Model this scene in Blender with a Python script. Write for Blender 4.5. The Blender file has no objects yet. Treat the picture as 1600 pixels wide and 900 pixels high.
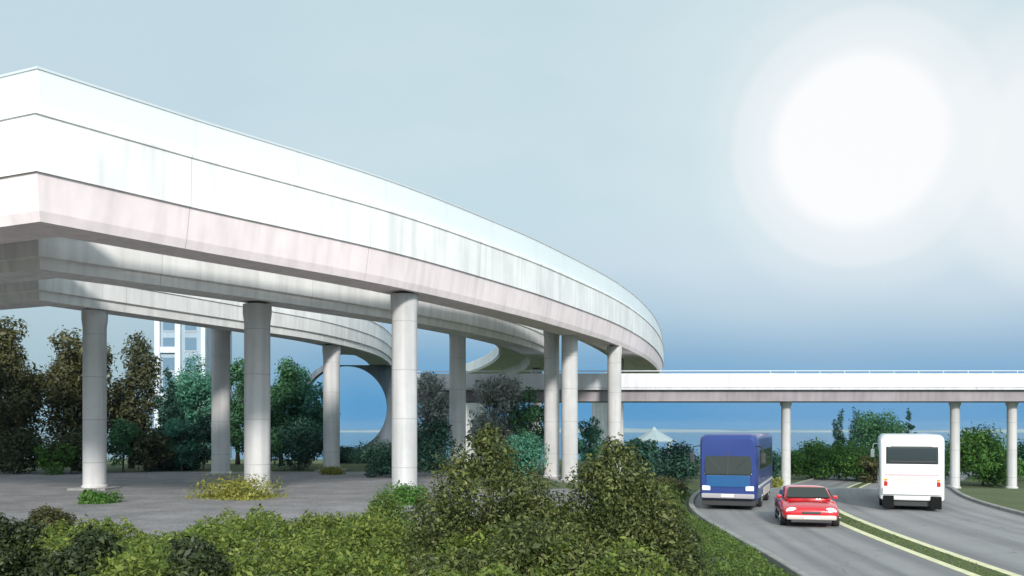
import bpy, bmesh, math, random
import numpy as np
from mathutils import Vector, Matrix, noise

random.seed(7); rng = np.random.default_rng(7)
S = bpy.context.scene; COL = S.collection
R = math.radians
CAM_H, F, HY = 3.5, 1386.0, 668.0
def xat(px, d): return (px-800.0)*d/F
def zat(y, d): return CAM_H+(HY-y)*d/F

# ------------------------------------------------------------ object helpers
def empty(name, loc=(0,0,0), rz=0.0):
    o = bpy.data.objects.new(name, None); COL.objects.link(o)
    o.location = loc; o.rotation_euler = (0,0,rz); o.empty_display_size = .3
    return o
def tag(o, label=None, cat=None, group=None, kind=None):
    if label: o['label'] = label
    if cat: o['category'] = cat
    if group: o['group'] = group
    if kind: o['kind'] = kind
    return o
def link(name, me, mat, parent=None, smooth=False):
    o = bpy.data.objects.new(name, me); COL.objects.link(o)
    if mat and not me.materials: me.materials.append(mat)
    if parent: o.parent = parent
    if smooth and len(me.polygons):
        me.polygons.foreach_set('use_smooth', [True]*len(me.polygons))
    return o
def copy_tree(o, parent=None):
    c = o.copy(); COL.objects.link(c); c.parent = parent
    for ch in list(o.children): copy_tree(ch, c)
    return c

class MB:
    """collects shapes into one mesh"""
    def __init__(s): s.bm = bmesh.new()
    def box(s, c, d, bev=0.0, rot=None, seg=2):
        m = Matrix.Translation(c)
        if rot is not None: m = m @ rot
        m = m @ Matrix.Diagonal((d[0],d[1],d[2],1))
        g = bmesh.ops.create_cube(s.bm, size=1.0, matrix=m)
        if bev > 0:
            es = {e for v in g['verts'] for e in v.link_edges}
            bmesh.ops.bevel(s.bm, geom=list(es), offset=bev, segments=seg, affect='EDGES', profile=.6)
        return s
    def cyl(s, a, b, r1, r2=None, n=20, caps=True):
        a = Vector(a); b = Vector(b); r2 = r1 if r2 is None else r2
        d = b-a; q = Vector((0,0,1)).rotation_difference(d.normalized()).to_matrix().to_4x4()
        bmesh.ops.create_cone(s.bm, cap_ends=caps, segments=n, radius1=r1, radius2=r2, depth=d.length,
                              matrix=Matrix.Translation((a+b)/2) @ q)
        return s
    def lathe(s, prof, n=24, c=(0,0)):
        rings = []
        for r, z in prof:
            rings.append([s.bm.verts.new((c[0]+r*math.cos(2*math.pi*k/n), c[1]+r*math.sin(2*math.pi*k/n), z)) for k in range(n)])
        for a, b in zip(rings, rings[1:]):
            for k in range(n): s.bm.faces.new((a[k], a[(k+1)%n], b[(k+1)%n], b[k]))
        s.bm.faces.new(rings[0][::-1]); s.bm.faces.new(rings[-1])
        return s
    def tube(s, pts, rad, n=8):
        pts = [Vector(p) for p in pts]; rings = []
        for i, p in enumerate(pts):
            t = (pts[min(i+1,len(pts)-1)]-pts[max(i-1,0)]).normalized()
            u = t.cross(Vector((.3,.9,.1))).normalized(); v = t.cross(u)
            rings.append([s.bm.verts.new(p+(u*math.cos(2*math.pi*k/n)+v*math.sin(2*math.pi*k/n))*rad[i]) for k in range(n)])
        for a, b in zip(rings, rings[1:]):
            for k in range(n): s.bm.faces.new((a[k], a[(k+1)%n], b[(k+1)%n], b[k]))
        s.bm.faces.new(rings[0][::-1]); s.bm.faces.new(rings[-1])
        return s
    def loft(s, rings, caps=True):
        rs = [[s.bm.verts.new(p) for p in r] for r in rings]; n = len(rs[0])
        for a, b in zip(rs, rs[1:]):
            for k in range(n): s.bm.faces.new((a[k], a[(k+1)%n], b[(k+1)%n], b[k]))
        if caps: s.bm.faces.new(rs[0][::-1]); s.bm.faces.new(rs[-1])
        return s
    def poly(s, pts): s.bm.faces.new([s.bm.verts.new(p) for p in pts]); return s
    def prism(s, pts, off):
        a = [s.bm.verts.new(p) for p in pts]; b = [s.bm.verts.new(Vector(p)+Vector(off)) for p in pts]; n = len(a)
        s.bm.faces.new(a); s.bm.faces.new(b[::-1])
        for k in range(n): s.bm.faces.new((a[k], b[k], b[(k+1)%n], a[(k+1)%n]))
        return s
    def mesh(s, name):
        bmesh.ops.recalc_face_normals(s.bm, faces=s.bm.faces)
        me = bpy.data.meshes.new(name); s.bm.to_mesh(me); s.bm.free(); return me
    def build(s, name, mat, parent=None, smooth=False, autosm=False):
        o = link(name, s.mesh(name), mat, parent, smooth or autosm)
        if autosm:
            try: o.data.set_sharp_from_angle(angle=R(35))
            except Exception: pass
        return o

# ------------------------------------------------------------ materials
def nt(name):
    m = bpy.data.materials.new(name); m.use_nodes = True
    t = m.node_tree; b = t.nodes['Principled BSDF']; return m, t, b
def N(t, kind, **kw):
    n = t.nodes.new(kind)
    for k, v in kw.items():
        if k in n.inputs: n.inputs[k].default_value = v
        else: setattr(n, k, v)
    return n
def ramp(t, stops):
    n = t.nodes.new('ShaderNodeValToRGB'); e = n.color_ramp.elements
    while len(e) < len(stops): e.new(.5)
    for i, (p, c) in enumerate(stops): e[i].position = p; e[i].color = (*c, 1)
    return n
def plain(name, c, rough=.5, metal=0, coat=0, spec=.5, var=.0, vs=3.0):
    m, t, b = nt(name)
    b.inputs['Base Color'].default_value = (*c,1); b.inputs['Roughness'].default_value = rough
    b.inputs['Metallic'].default_value = metal; b.inputs['Coat Weight'].default_value = coat
    b.inputs['Specular IOR Level'].default_value = spec
    if var:
        tc = N(t,'ShaderNodeTexCoord'); no = N(t,'ShaderNodeTexNoise', Scale=vs, Detail=5.0)
        t.links.new(tc.outputs['Object'], no.inputs['Vector'])
        r = ramp(t, [(.3,[x*(1-var) for x in c]),(.7,[min(1,x*(1+var*.6)) for x in c])])
        t.links.new(no.outputs['Fac'], r.inputs['Fac']); t.links.new(r.outputs['Color'], b.inputs['Base Color'])
    return m
def concrete(name, c, stain=.25, joint=0.0, rough=.8, streak=True):
    """cast concrete: mottling, vertical run-off streaks, bump; UV x = metres along, used for panel joints"""
    m, t, b = nt(name); L = t.links.new
    tc = N(t,'ShaderNodeTexCoord')
    n1 = N(t,'ShaderNodeTexNoise', Scale=.45, Detail=6.0, Roughness=.6); L(tc.outputs['Object'], n1.inputs['Vector'])
    r1 = ramp(t, [(.3,[x*(1-stain) for x in c]),(.68,c)]); L(n1.outputs['Fac'], r1.inputs['Fac'])
    col = r1.outputs['Color']
    if streak:
        mp = N(t,'ShaderNodeMapping'); mp.inputs['Scale'].default_value = (2.2,2.2,.12); L(tc.outputs['Object'], mp.inputs['Vector'])
        n2 = N(t,'ShaderNodeTexNoise', Scale=1.0, Detail=4.0); L(mp.outputs['Vector'], n2.inputs['Vector'])
        r2 = ramp(t, [(.36,(1-stain*.9,)*3),(.58,(1,1,1))]); L(n2.outputs['Fac'], r2.inputs['Fac'])
        mx = N(t,'ShaderNodeMix', data_type='RGBA', blend_type='MULTIPLY'); mx.inputs['Factor'].default_value = 1
        L(col, mx.inputs[6]); L(r2.outputs['Color'], mx.inputs[7]); col = mx.outputs[2]
    if joint:
        uv = N(t,'ShaderNodeSeparateXYZ'); L(tc.outputs['UV'], uv.inputs[0])
        dv = N(t,'ShaderNodeMath', operation='DIVIDE'); L(uv.outputs[0], dv.inputs[0]); dv.inputs[1].default_value = joint
        fr = N(t,'ShaderNodeMath', operation='FRACT'); L(dv.outputs[0], fr.inputs[0])
        lt = N(t,'ShaderNodeMath', operation='LESS_THAN'); L(fr.outputs[0], lt.inputs[0]); lt.inputs[1].default_value = .035/joint
        mx = N(t,'ShaderNodeMix', data_type='RGBA'); L(lt.outputs[0], mx.inputs['Factor']); L(col, mx.inputs[6])
        mx.inputs[7].default_value = (c[0]*.6,c[1]*.6,c[2]*.6,1); col = mx.outputs[2]
    L(col, b.inputs['Base Color']); b.inputs['Roughness'].default_value = rough
    n3 = N(t,'ShaderNodeTexNoise', Scale=6.0, Detail=6.0); L(tc.outputs['Object'], n3.inputs['Vector'])
    bp = N(t,'ShaderNodeBump', Strength=.25, Distance=.02); L(n3.outputs['Fac'], bp.inputs['Height']); L(bp.outputs['Normal'], b.inputs['Normal'])
    return m
def piermat(name, c):
    m = concrete(name, c, .2); t = m.node_tree; L = t.links.new; b = t.nodes['Principled BSDF']; src = b.inputs['Base Color'].links[0].from_socket
    tc = N(t,'ShaderNodeTexCoord'); z = N(t,'ShaderNodeSeparateXYZ'); L(tc.outputs['Object'], z.inputs[0])
    dv = N(t,'ShaderNodeMath', operation='MULTIPLY_ADD'); L(z.outputs[2], dv.inputs[0]); dv.inputs[1].default_value = 1/2.4; dv.inputs[2].default_value = .37
    fr = N(t,'ShaderNodeMath', operation='FRACT'); L(dv.outputs[0], fr.inputs[0]); lt = N(t,'ShaderNodeMath', operation='LESS_THAN'); L(fr.outputs[0], lt.inputs[0]); lt.inputs[1].default_value = .018
    x = N(t,'ShaderNodeMix', data_type='RGBA'); L(lt.outputs[0], x.inputs['Factor']); L(src, x.inputs[6]); x.inputs[7].default_value = (*[v*.62 for v in c],1)
    L(x.outputs[2], b.inputs['Base Color']); return m
def leafmat(name, dark, mid, light, trans=.3):
    m, t, b = nt(name); L = t.links.new
    g = N(t,'ShaderNodeNewGeometry'); tc = N(t,'ShaderNodeTexCoord')
    no = N(t,'ShaderNodeTexNoise', Scale=1.3, Detail=3.0); L(tc.outputs['Object'], no.inputs['Vector'])
    a = N(t,'ShaderNodeMath', operation='MULTIPLY_ADD'); L(g.outputs['Random Per Island'], a.inputs[0]); a.inputs[1].default_value = .55
    s = N(t,'ShaderNodeMath', operation='MULTIPLY'); L(no.outputs['Fac'], s.inputs[0]); s.inputs[1].default_value = .5
    L(s.outputs[0], a.inputs[2])
    r = ramp(t, [(.15,dark),(.5,mid),(.9,light)]); L(a.outputs[0], r.inputs['Fac'])
    L(r.outputs['Color'], b.inputs['Base Color']); b.inputs['Roughness'].default_value = .55; b.inputs['Specular IOR Level'].default_value = .35
    tr = N(t,'ShaderNodeBsdfTranslucent'); L(r.outputs['Color'], tr.inputs['Color'])
    mx = N(t,'ShaderNodeMixShader'); mx.inputs[0].default_value = trans
    L(b.outputs[0], mx.inputs[1]); L(tr.outputs[0], mx.inputs[2]); L(mx.outputs[0], t.nodes['Material Output'].inputs['Surface'])
    return m
def groundmat(name, stops, scale=.6, fine=9.0, rough=.9, bump=.3):
    m, t, b = nt(name); L = t.links.new
    tc = N(t,'ShaderNodeTexCoord')
    a = N(t,'ShaderNodeTexNoise', Scale=scale, Detail=8.0, Roughness=.65); L(tc.outputs['Object'], a.inputs['Vector'])
    f = N(t,'ShaderNodeTexNoise', Scale=fine, Detail=6.0, Roughness=.7); L(tc.outputs['Object'], f.inputs['Vector'])
    mx = N(t,'ShaderNodeMix'); mx.inputs['Factor'].default_value = .5; L(a.outputs['Fac'], mx.inputs[2]); L(f.outputs['Fac'], mx.inputs[3])
    r = ramp(t, stops); L(mx.outputs[0], r.inputs['Fac']); L(r.outputs['Color'], b.inputs['Base Color'])
    b.inputs['Roughness'].default_value = rough
    bp = N(t,'ShaderNodeBump', Strength=bump, Distance=.03); L(f.outputs['Fac'], bp.inputs['Height']); L(bp.outputs['Normal'], b.inputs['Normal'])
    return m

M = {}
M['white'] = concrete('white_painted_concrete', (.84,.835,.825), .15, joint=9.0, rough=.55)
M['pink'] = concrete('pinkish_deck_concrete', (.85,.74,.745), .12, joint=9.0)
M['grey'] = concrete('grey_deck_concrete', (.76,.75,.74), .16, joint=9.0)
M['pier'] = piermat('pier_concrete', (.56,.55,.545))
M['dark_conc'] = concrete('shade_toned_weathered_concrete', (.13,.16,.19), .3)  # shade on the wall is put into the dark base tone; stains are weathering
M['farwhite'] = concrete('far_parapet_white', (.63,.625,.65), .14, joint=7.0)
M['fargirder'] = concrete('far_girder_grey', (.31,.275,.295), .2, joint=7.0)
M['kerb'] = concrete('kerb_concrete', (.30,.295,.28), .25)
M['post'] = plain('galvanised_post', (.62,.66,.68), .45, .3)
M['asphalt'] = groundmat('asphalt', [(.3,(.15,.15,.152)),(.55,(.19,.188,.187)),(.75,(.235,.23,.225))], .35, 30, .85, .2)
def roadmat():
    m = groundmat('road_asphalt', [(.3,(.17,.17,.172)),(.55,(.215,.213,.212)),(.75,(.265,.26,.255))], .35, 30, .85, .2)
    t = m.node_tree; L = t.links.new; b = t.nodes['Principled BSDF']; src = b.inputs['Base Color'].links[0].from_socket
    tc = N(t,'ShaderNodeTexCoord'); mp = N(t,'ShaderNodeMapping'); mp.inputs['Scale'].default_value = (1.3,.035,1); L(tc.outputs['UV'], mp.inputs['Vector'])
    n = N(t,'ShaderNodeTexNoise', Scale=1.0, Detail=4.0); L(mp.outputs[0], n.inputs['Vector']); r = ramp(t, [(.35,(.72,.72,.73)),(.62,(1.12,1.11,1.09))]); L(n.outputs['Fac'], r.inputs['Fac'])
    x = N(t,'ShaderNodeMix', data_type='RGBA', blend_type='MULTIPLY'); x.inputs['Factor'].default_value = 1; L(src, x.inputs[6]); L(r.outputs['Color'], x.inputs[7])
    # tar-sealed cracks
    v = N(t,'ShaderNodeTexVoronoi', feature='DISTANCE_TO_EDGE', Scale=.22); nn = N(t,'ShaderNodeTexNoise', Scale=1.6, Detail=4.0); L(tc.outputs['Object'], nn.inputs['Vector'])
    va = N(t,'ShaderNodeMix', data_type='RGBA', blend_type='ADD'); va.inputs['Factor'].default_value = .9; L(tc.outputs['Object'], va.inputs[6]); L(nn.outputs['Color'], va.inputs[7]); L(va.outputs[2], v.inputs['Vector'])
    lt = N(t,'ShaderNodeMath', operation='LESS_THAN'); L(v.outputs['Distance'], lt.inputs[0]); lt.inputs[1].default_value = .0035
    y = N(t,'ShaderNodeMix', data_type='RGBA'); L(lt.outputs[0], y.inputs['Factor']); L(x.outputs[2], y.inputs[6]); y.inputs[7].default_value = (.13,.13,.13,1)
    L(y.outputs[2], b.inputs['Base Color']); return m
M['road'] = roadmat()
M['paving'] = groundmat('gravel_paving', [(.32,(.09,.088,.092)),(.5,(.19,.182,.186)),(.68,(.32,.305,.30))], .5, 6, .9, .5)
M['grass'] = groundmat('grass_soil', [(.3,(.035,.045,.016)),(.5,(.06,.085,.022)),(.72,(.11,.12,.04))], .5, 8, .95, .6)
M['soil'] = groundmat('soil', [(.3,(.03,.025,.018)),(.7,(.07,.055,.038))], 1.2, 9, .95, .6)
M['yellow'] = plain('yellow_road_paint', (.62,.595,.36), .6, var=.18, vs=4)
M['whitepaint'] = plain('white_road_paint', (.75,.75,.72), .6, var=.15, vs=4)
M['bark'] = plain('bark', (.085,.065,.048), .9, var=.4, vs=9)
M['bark_grey'] = plain('grey_bark', (.16,.145,.13), .9, var=.4, vs=9)
M['hedge'] = leafmat('hedge_leaves', (.034,.068,.010), (.112,.16,.026), (.26,.30,.06), .36)
M['cover'] = leafmat('ground_cover_leaves', (.035,.07,.012), (.085,.14,.025), (.17,.23,.05), .35)
M['conifer'] = leafmat('olive_conifer_leaves', (.018,.028,.008), (.060,.080,.020), (.21,.22,.065), .28)
M['shrub_dark'] = leafmat('dark_shrub_leaves', (.010,.018,.006), (.026,.042,.012), (.075,.095,.03), .2)
M['olive'] = leafmat('olive_tree_leaves', (.03,.032,.012), (.07,.072,.025), (.14,.13,.045), .3)
M['brown'] = leafmat('brown_tree_leaves', (.024,.028,.014), (.06,.066,.028), (.13,.14,.06), .3)
M['green'] = leafmat('green_tree_leaves', (.02,.065,.03), (.05,.145,.06), (.10,.25,.10), .35)
M['teal'] = leafmat('blue_green_leaves', (.025,.095,.065), (.075,.24,.16), (.17,.40,.27), .42)
M['darkteal'] = leafmat('dark_fir_leaves', (.010,.034,.024), (.024,.075,.052), (.055,.14,.09), .3)
M['bright'] = leafmat('bright_green_leaves', (.03,.085,.015), (.075,.19,.03), (.15,.29,.05), .4)
M['yellowgreen'] = leafmat('yellow_green_leaves', (.10,.11,.02), (.24,.25,.04), (.38,.36,.08), .35)
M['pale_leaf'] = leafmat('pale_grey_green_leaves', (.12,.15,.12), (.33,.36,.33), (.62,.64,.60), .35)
M['buswhite'] = plain('bus_white_paint', (.76,.76,.75), .25, coat=.4)
M['busblue'] = plain('bus_blue_paint', (.03,.07,.24), .3, coat=.4)
M['busbright'] = plain('bus_light_blue_panel', (.015,.085,.22), .35, coat=.4)
M['indigo'] = plain('bus_indigo_paint', (.016,.036,.17), .4, coat=.4)
M['red'] = plain('car_red_paint', (.50,.008,.014), .22, coat=.8)
M['glass'] = plain('tinted_glass', (.03,.04,.045), .06, spec=.7)
M['windscreen'] = plain('windscreen_glass', (.03,.035,.03), .08, spec=.45)
M['black'] = plain('black_rubber', (.02,.02,.02), .75, var=.2, vs=12)
M['trim'] = plain('dark_trim', (.03,.03,.032), .5)
M['flap'] = plain('mud_flap_rubber', (.010,.010,.010), .9, spec=.1)
M['greybumper'] = plain('grey_bumper', (.32,.30,.31), .5)
M['bearing'] = plain('bearing_pad', (.06,.06,.06), .7)
M['rim'] = plain('wheel_rim', (.5,.5,.52), .3, .8)
M['lamp'] = plain('headlamp_lens', (.85,.85,.84), .12, spec=.8)
M['taillamp'] = plain('tail_lamp_lens', (.45,.02,.02), .15)
M['amber'] = plain('amber_lens', (.7,.28,.02), .2)
M['pinkstripe'] = plain('pink_stripe_paint', (.62,.42,.44), .35)
M['plate'] = plain('plate_cream', (.75,.72,.60), .45)
M['bumper'] = plain('pale_bumper', (.50,.44,.40), .4)
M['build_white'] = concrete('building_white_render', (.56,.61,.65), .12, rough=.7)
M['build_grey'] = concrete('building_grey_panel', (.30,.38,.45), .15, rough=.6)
M['build_glass'] = plain('building_glass', (.10,.17,.24), .12, spec=.8)
M['pavroof'] = plain('pavilion_roof', (.30,.38,.40), .6, var=.1)
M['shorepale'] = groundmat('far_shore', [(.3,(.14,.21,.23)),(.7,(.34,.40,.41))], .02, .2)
M['hillblue'] = groundmat('far_hill', [(.3,(.06,.10,.10)),(.7,(.12,.16,.14))], .01, .1)

def screenmat():
    m, t, b = nt('frosted_screen'); L = t.links.new
    tr = N(t,'ShaderNodeBsdfTransparent'); tr.inputs[0].default_value = (.92,.96,.97,1)
    b.inputs['Base Color'].default_value = (.88,.90,.905,1); b.inputs['Roughness'].default_value = .45
    mx = N(t,'ShaderNodeMixShader'); mx.inputs[0].default_value = .58
    L(tr.outputs[0], mx.inputs[1]); L(b.outputs[0], mx.inputs[2]); L(mx.outputs[0], t.nodes['Material Output'].inputs['Surface'])
    return m
M['screen'] = screenmat()
def watermat():
    m, t, b = nt('sea_water'); L = t.links.new
    b.inputs['Base Color'].default_value = (.035,.09,.13,1); b.inputs['Roughness'].default_value = .12
    tc = N(t,'ShaderNodeTexCoord'); n = N(t,'ShaderNodeTexNoise', Scale=.35, Detail=5.0); L(tc.outputs['Object'], n.inputs['Vector'])
    bp = N(t,'ShaderNodeBump', Strength=.5, Distance=.3); L(n.outputs['Fac'], bp.inputs['Height']); L(bp.outputs['Normal'], b.inputs['Normal'])
    return m
M['water'] = watermat()

# ------------------------------------------------------------ terrain
def sst(a, b, x):
    u = max(0.0, min(1.0, (x-a)/(b-a))); return u*u*(3-2*u)
def gz(x, y):
    z = -1.9*max(sst(48,77,y)*sst(0,9,x), sst(84,118,y))
    z -= 7.0*max(sst(150,190,y), sst(150,190,abs(x)))
    return z
xs = sorted(set([-220,-190,-175,-160,-140,-120,-100,-80]+list(np.arange(-66,70,2.0))+[72,80,90,105,120,140,160,175,190,220]))
ys = sorted(set([-80,-60,-40,-20,0,10,20,30,40]+list(np.arange(42,124,2.0))+[128,136,145,152,160,168,176,184,192,205]))
bm = bmesh.new()
g = [[bm.verts.new((x,y,gz(x,y))) for y in ys] for x in xs]
for i in range(len(xs)-1):
    for j in range(len(ys)-1): bm.faces.new((g[i][j], g[i+1][j], g[i+1][j+1], g[i][j+1]))
me = bpy.data.meshes.new('ground'); bm.to_mesh(me); bm.free()
tag(link('ground', me, M['grass'], smooth=True), kind='structure')
mb = MB(); mb.poly([(-5000,-600,-4.6),(5000,-600,-4.6),(5000,7000,-4.6),(-5000,7000,-4.6)])
tag(mb.build('water', M['water']), kind='structure')

def sheet(name, poly_rows, mat, off):
    """rows of (x_left, x_right, y): a strip draped over the ground"""
    bm = bmesh.new(); rows = []
    for a, b, y in poly_rows:
        n = 8; rows.append([bm.verts.new((a+(b-a)*k/n, y, gz(a+(b-a)*k/n, y)+off)) for k in range(n+1)])
    for p, q in zip(rows, rows[1:]):
        for k in range(len(p)-1): bm.faces.new((p[k], p[k+1], q[k+1], q[k]))
    me = bpy.data.meshes.new(name); bm.to_mesh(me); bm.free(); return tag(link(name, me, mat, smooth=True), kind='structure')
sheet('paving', [(-60,5.6,22),(-60,5.4,30),(-60,5.0,40),(-60,4.6,50),(-60,4.0,60),(-60,3.0,66),(-60,1.0,70)], M['paving'], .02)
sheet('soil_bed', [(-20,6.2,2),(-20,6.2,14),(-20,6.1,21.8)], M['soil'], .03)

def spline(pts, step=1.5):
    pts = [Vector(p) for p in pts]; out = []
    P = [2*pts[0]-pts[1]]+pts+[2*pts[-1]-pts[-2]]
    for i in range(1, len(P)-2):
        p0,p1,p2,p3 = P[i-1:i+3]; n = max(2,int((p2-p1).length/step))
        for k in range(n):
            t = k/n
            out.append(.5*((2*p1)+(p2-p0)*t+(2*p0-5*p1+4*p2-p3)*t*t+(3*p1-p0-3*p2+p3)*t**3))
    out.append(pts[-1]); return out
def frames(path):
    """unit tangents (a mitred corner gets a shortened tangent bisector, so that offsets along it are longer)"""
    T = []
    for i in range(len(path)):
        a = path[i]-path[max(i-1,0)]; b = path[min(i+1,len(path)-1)]-path[i]
        a = Vector((a.x,a.y)); b = Vector((b.x,b.y))
        if a.length < 1e-6: a = b
        if b.length < 1e-6: b = a
        a.normalize(); b.normalize(); m = (a+b).normalized(); T.append(m/max(.35,m.dot(a)))
    L = [0.0]
    for a, b in zip(path, path[1:]): L.append(L[-1]+(b-a).length)
    return T, L
def sweep(name, path, prof, mat, parent=None, zf=None, smooth=False, uf=None):
    """closed profile [(u, z)], u to the left of travel; UV = (metres along, perimeter)"""
    T, Ls = frames(path); bm = bmesh.new(); uvl = bm.loops.layers.uv.new('UVMap'); n = len(prof)
    per = [0.0]
    for a, b in zip(prof, prof[1:]+prof[:1]): per.append(per[-1]+math.hypot(a[0]-b[0],a[1]-b[1]))
    rings = []
    for p, t in zip(path, T):
        ring = []
        for u, z in prof:
            u += uf(p.y) if uf else 0
            x, y = p.x-t.y*u, p.y+t.x*u
            ring.append(bm.verts.new((x, y, z+(zf(x,y) if zf else 0))))
        rings.append(ring)
    for i in range(len(rings)-1):
        a, b = rings[i], rings[i+1]
        for k in range(n):
            f = bm.faces.new((a[k], a[(k+1)%n], b[(k+1)%n], b[k]))
            for lp, uv in zip(f.loops, ((Ls[i],per[k]),(Ls[i],per[k+1]),(Ls[i+1],per[k+1]),(Ls[i+1],per[k]))): lp[uvl].uv = uv
    bm.faces.new(rings[0][::-1]); bm.faces.new(rings[-1])
    bmesh.ops.recalc_face_normals(bm, faces=bm.faces)
    me = bpy.data.meshes.new(name); bm.to_mesh(me); bm.free()
    o = link(name, me, mat, parent)
    return o

# ------------------------------------------------------------ road
med = spline([(9.9,-20,0),(10.3,0,0),(10.9,14,0),(11.35,22,0),(12.2,31,0),(13.4,38.5,0),(15.4,46,0),(19,55,0),(23.2,64,0),(29.4,77,0),(38,92,0),(50,108,0),(68,122,0),(95,132,0),(130,136,0)], 1.0)
def left_edge(y): return 4.45+.95*sst(20,39,y)
def ribbon(name, u0, u1, mat, off, nseg=6, uf=None):
    T, Ls = frames(med); bm = bmesh.new(); rows = []; uvl = bm.loops.layers.uv.new('UVMap'); uvs = {}
    for p, t, l in zip(med, T, Ls):
        rows.append([])
        for k in range(nseg+1):
            ue = uf(p.y) if uf else u1
            u = u0+(ue-u0)*k/nseg; x, y = p.x-t.y*u, p.y+t.x*u
            rows[-1].append(bm.verts.new((x,y,gz(x,y)+off))); uvs[rows[-1][-1]] = (u, l)
    for a, b in zip(rows, rows[1:]):
        for k in range(nseg):
            f = bm.faces.new((a[k], b[k], b[k+1], a[k+1]))
            for lp in f.loops: lp[uvl].uv = uvs[lp.vert]
    bmesh.ops.recalc_face_normals(bm, faces=bm.faces)
    me = bpy.data.meshes.new(name); bm.to_mesh(me); bm.free(); return link(name, me, mat, smooth=True)
tag(ribbon('road', -7.2, 5.2, M['road'], .045, 24, uf=left_edge), kind='structure')
for u in (-.62, .34):
    tag(ribbon('road_marking', u, u+.26, M['yellow'], .052, 1), kind='structure')
tag(ribbon('median_strip', -.38, .36, M['grass'], .051, 2), kind='structure')
KP = [(0,-.1),(.22,-.1),(.22,.15),(.19,.17),(.03,.17),(0,.15)]
tag(sweep('kerb', med, KP, M['kerb'], zf=gz, uf=left_edge), kind='structure')
tag(sweep('kerb', med, [(u-7.42,z) for u,z in KP], M['kerb'], zf=gz), kind='structure')
# ------------------------------------------------------------ foliage engine
def leaf_mesh(name, P, Nn, Sz, asp=.45):
    n = len(P); P = np.asarray(P, float); Nn = Nn/np.maximum(1e-6, np.linalg.norm(Nn,axis=1,keepdims=True))
    a = rng.normal(size=(n,3)); t = np.cross(Nn, a); t /= np.maximum(1e-6, np.linalg.norm(t,axis=1,keepdims=True)); b = np.cross(Nn, t)
    s = Sz[:,None]
    V = np.empty((n,4,3)); V[:,0] = P-t*s; V[:,1] = P+b*s*asp+Nn*s*.18; V[:,2] = P+t*s; V[:,3] = P-b*s*asp+Nn*s*.18
    me = bpy.data.meshes.new(name); me.vertices.add(4*n); me.vertices.foreach_set('co', V.reshape(-1).astype(np.float32))
    me.loops.add(4*n); me.loops.foreach_set('vertex_index', np.arange(4*n, dtype=np.int32))
    me.polygons.add(n); me.polygons.foreach_set('loop_start', np.arange(0,4*n,4, dtype=np.int32))
    me.update(calc_edges=True); me.validate(); return me
def clump_points(clumps, total):
    """clumps: rows (cx,cy,cz,rx,ry,rz); leaves gather towards each clump's shell"""
    C = np.asarray(clumps, float); w = C[:,3]*C[:,4]+C[:,3]*C[:,5]; idx = rng.choice(len(C), total, p=w/w.sum())
    d = rng.normal(size=(total,3)); d /= np.linalg.norm(d,axis=1,keepdims=True)
    r = np.clip(rng.normal(.86,.2,total), .1, 1.35)[:,None]
    P = C[idx,:3]+d*C[idx,3:]*r
    return P, d*.8+rng.normal(size=(total,3))*.55+np.array([0,0,.35])
def trunk_mb(h, r, tips, lean=(0,0)):
    mb = MB(); pts = []; k = 6
    for i in range(k+1):
        f = i/k; pts.append((lean[0]*f+.05*h*.1*math.sin(3*f+r*40), lean[1]*f+.05*h*.1*math.cos(2.3*f+r*31), -.25+(h+.25)*f))
    mb.tube(pts, [r*(1.35 if i == 0 else 1-.65*i/k) for i in range(k+1)], 9)
    for t in tips:
        t = Vector(t); f = random.uniform(.35,.85); b = Vector(pts[int(f*k)]); m = b.lerp(t,.5)+Vector((0,0,.08*h*random.random()))
        mb.tube([b, m, t], [r*.42, r*.26, r*.09], 6)
    return mb
def broad_clumps(h, w, base, n, spread=1.0):
    out = []; cz = (h+base)/2; rz = (h-base)/2
    for i in range(n):
        while True:
            v = Vector((random.uniform(-1,1), random.uniform(-1,1), random.uniform(-1,1)))
            if .35 < v.length < .95: break
        q = random.uniform(.14,.27)*spread
        out.append((v.x*w/2*.82, v.y*w/2*.82, cz+v.z*rz*.84, w*q, w*q, max(w*q*.75, rz*.16)))
    return out
def cone_clumps(h, w, base, n, power=.8):
    out = []
    for i in range(n):
        f = random.random()**1.35
        rad = (w/2)*(1-f)**power; a = random.uniform(0, 2*math.pi); rr = rad*random.uniform(.35,1)
        q = max(.06*w, rad*random.uniform(.28,.5))
        out.append((rr*math.cos(a), rr*math.sin(a), base+(h-base)*f*.95, q, q, q*.95))
    out.append((0,0,h-.08*h,.07*w,.07*w,.09*h))
    return out
def plant(name, label, cat, x, y, clumps, leaves, size, mat, group=None, trunk=None, tname='trunk', cname='crown', bark='bark', lean=(0,0), asp=.45):
    t = empty(name, (x,y,gz(x,y)), random.uniform(0,6.28)); tag(t, label, cat, group)
    P, Nn = clump_points(clumps, leaves)
    P[:,2] = np.maximum(P[:,2], .03)
    link(cname, leaf_mesh(cname, P, Nn, size*rng.choice([.55,.8,1.0,1.3,1.8], leaves, p=[.2,.25,.25,.2,.1])*rng.uniform(.85,1.15,leaves), asp), mat, t)
    if trunk:
        tips = [c[:3] for c in random.sample(clumps, min(len(clumps), trunk[2]))]
        trunk_mb(trunk[0], trunk[1], tips, lean).build(tname, M[bark], t, smooth=True)
    return t
TG = 'trees behind the viaducts'
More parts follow.
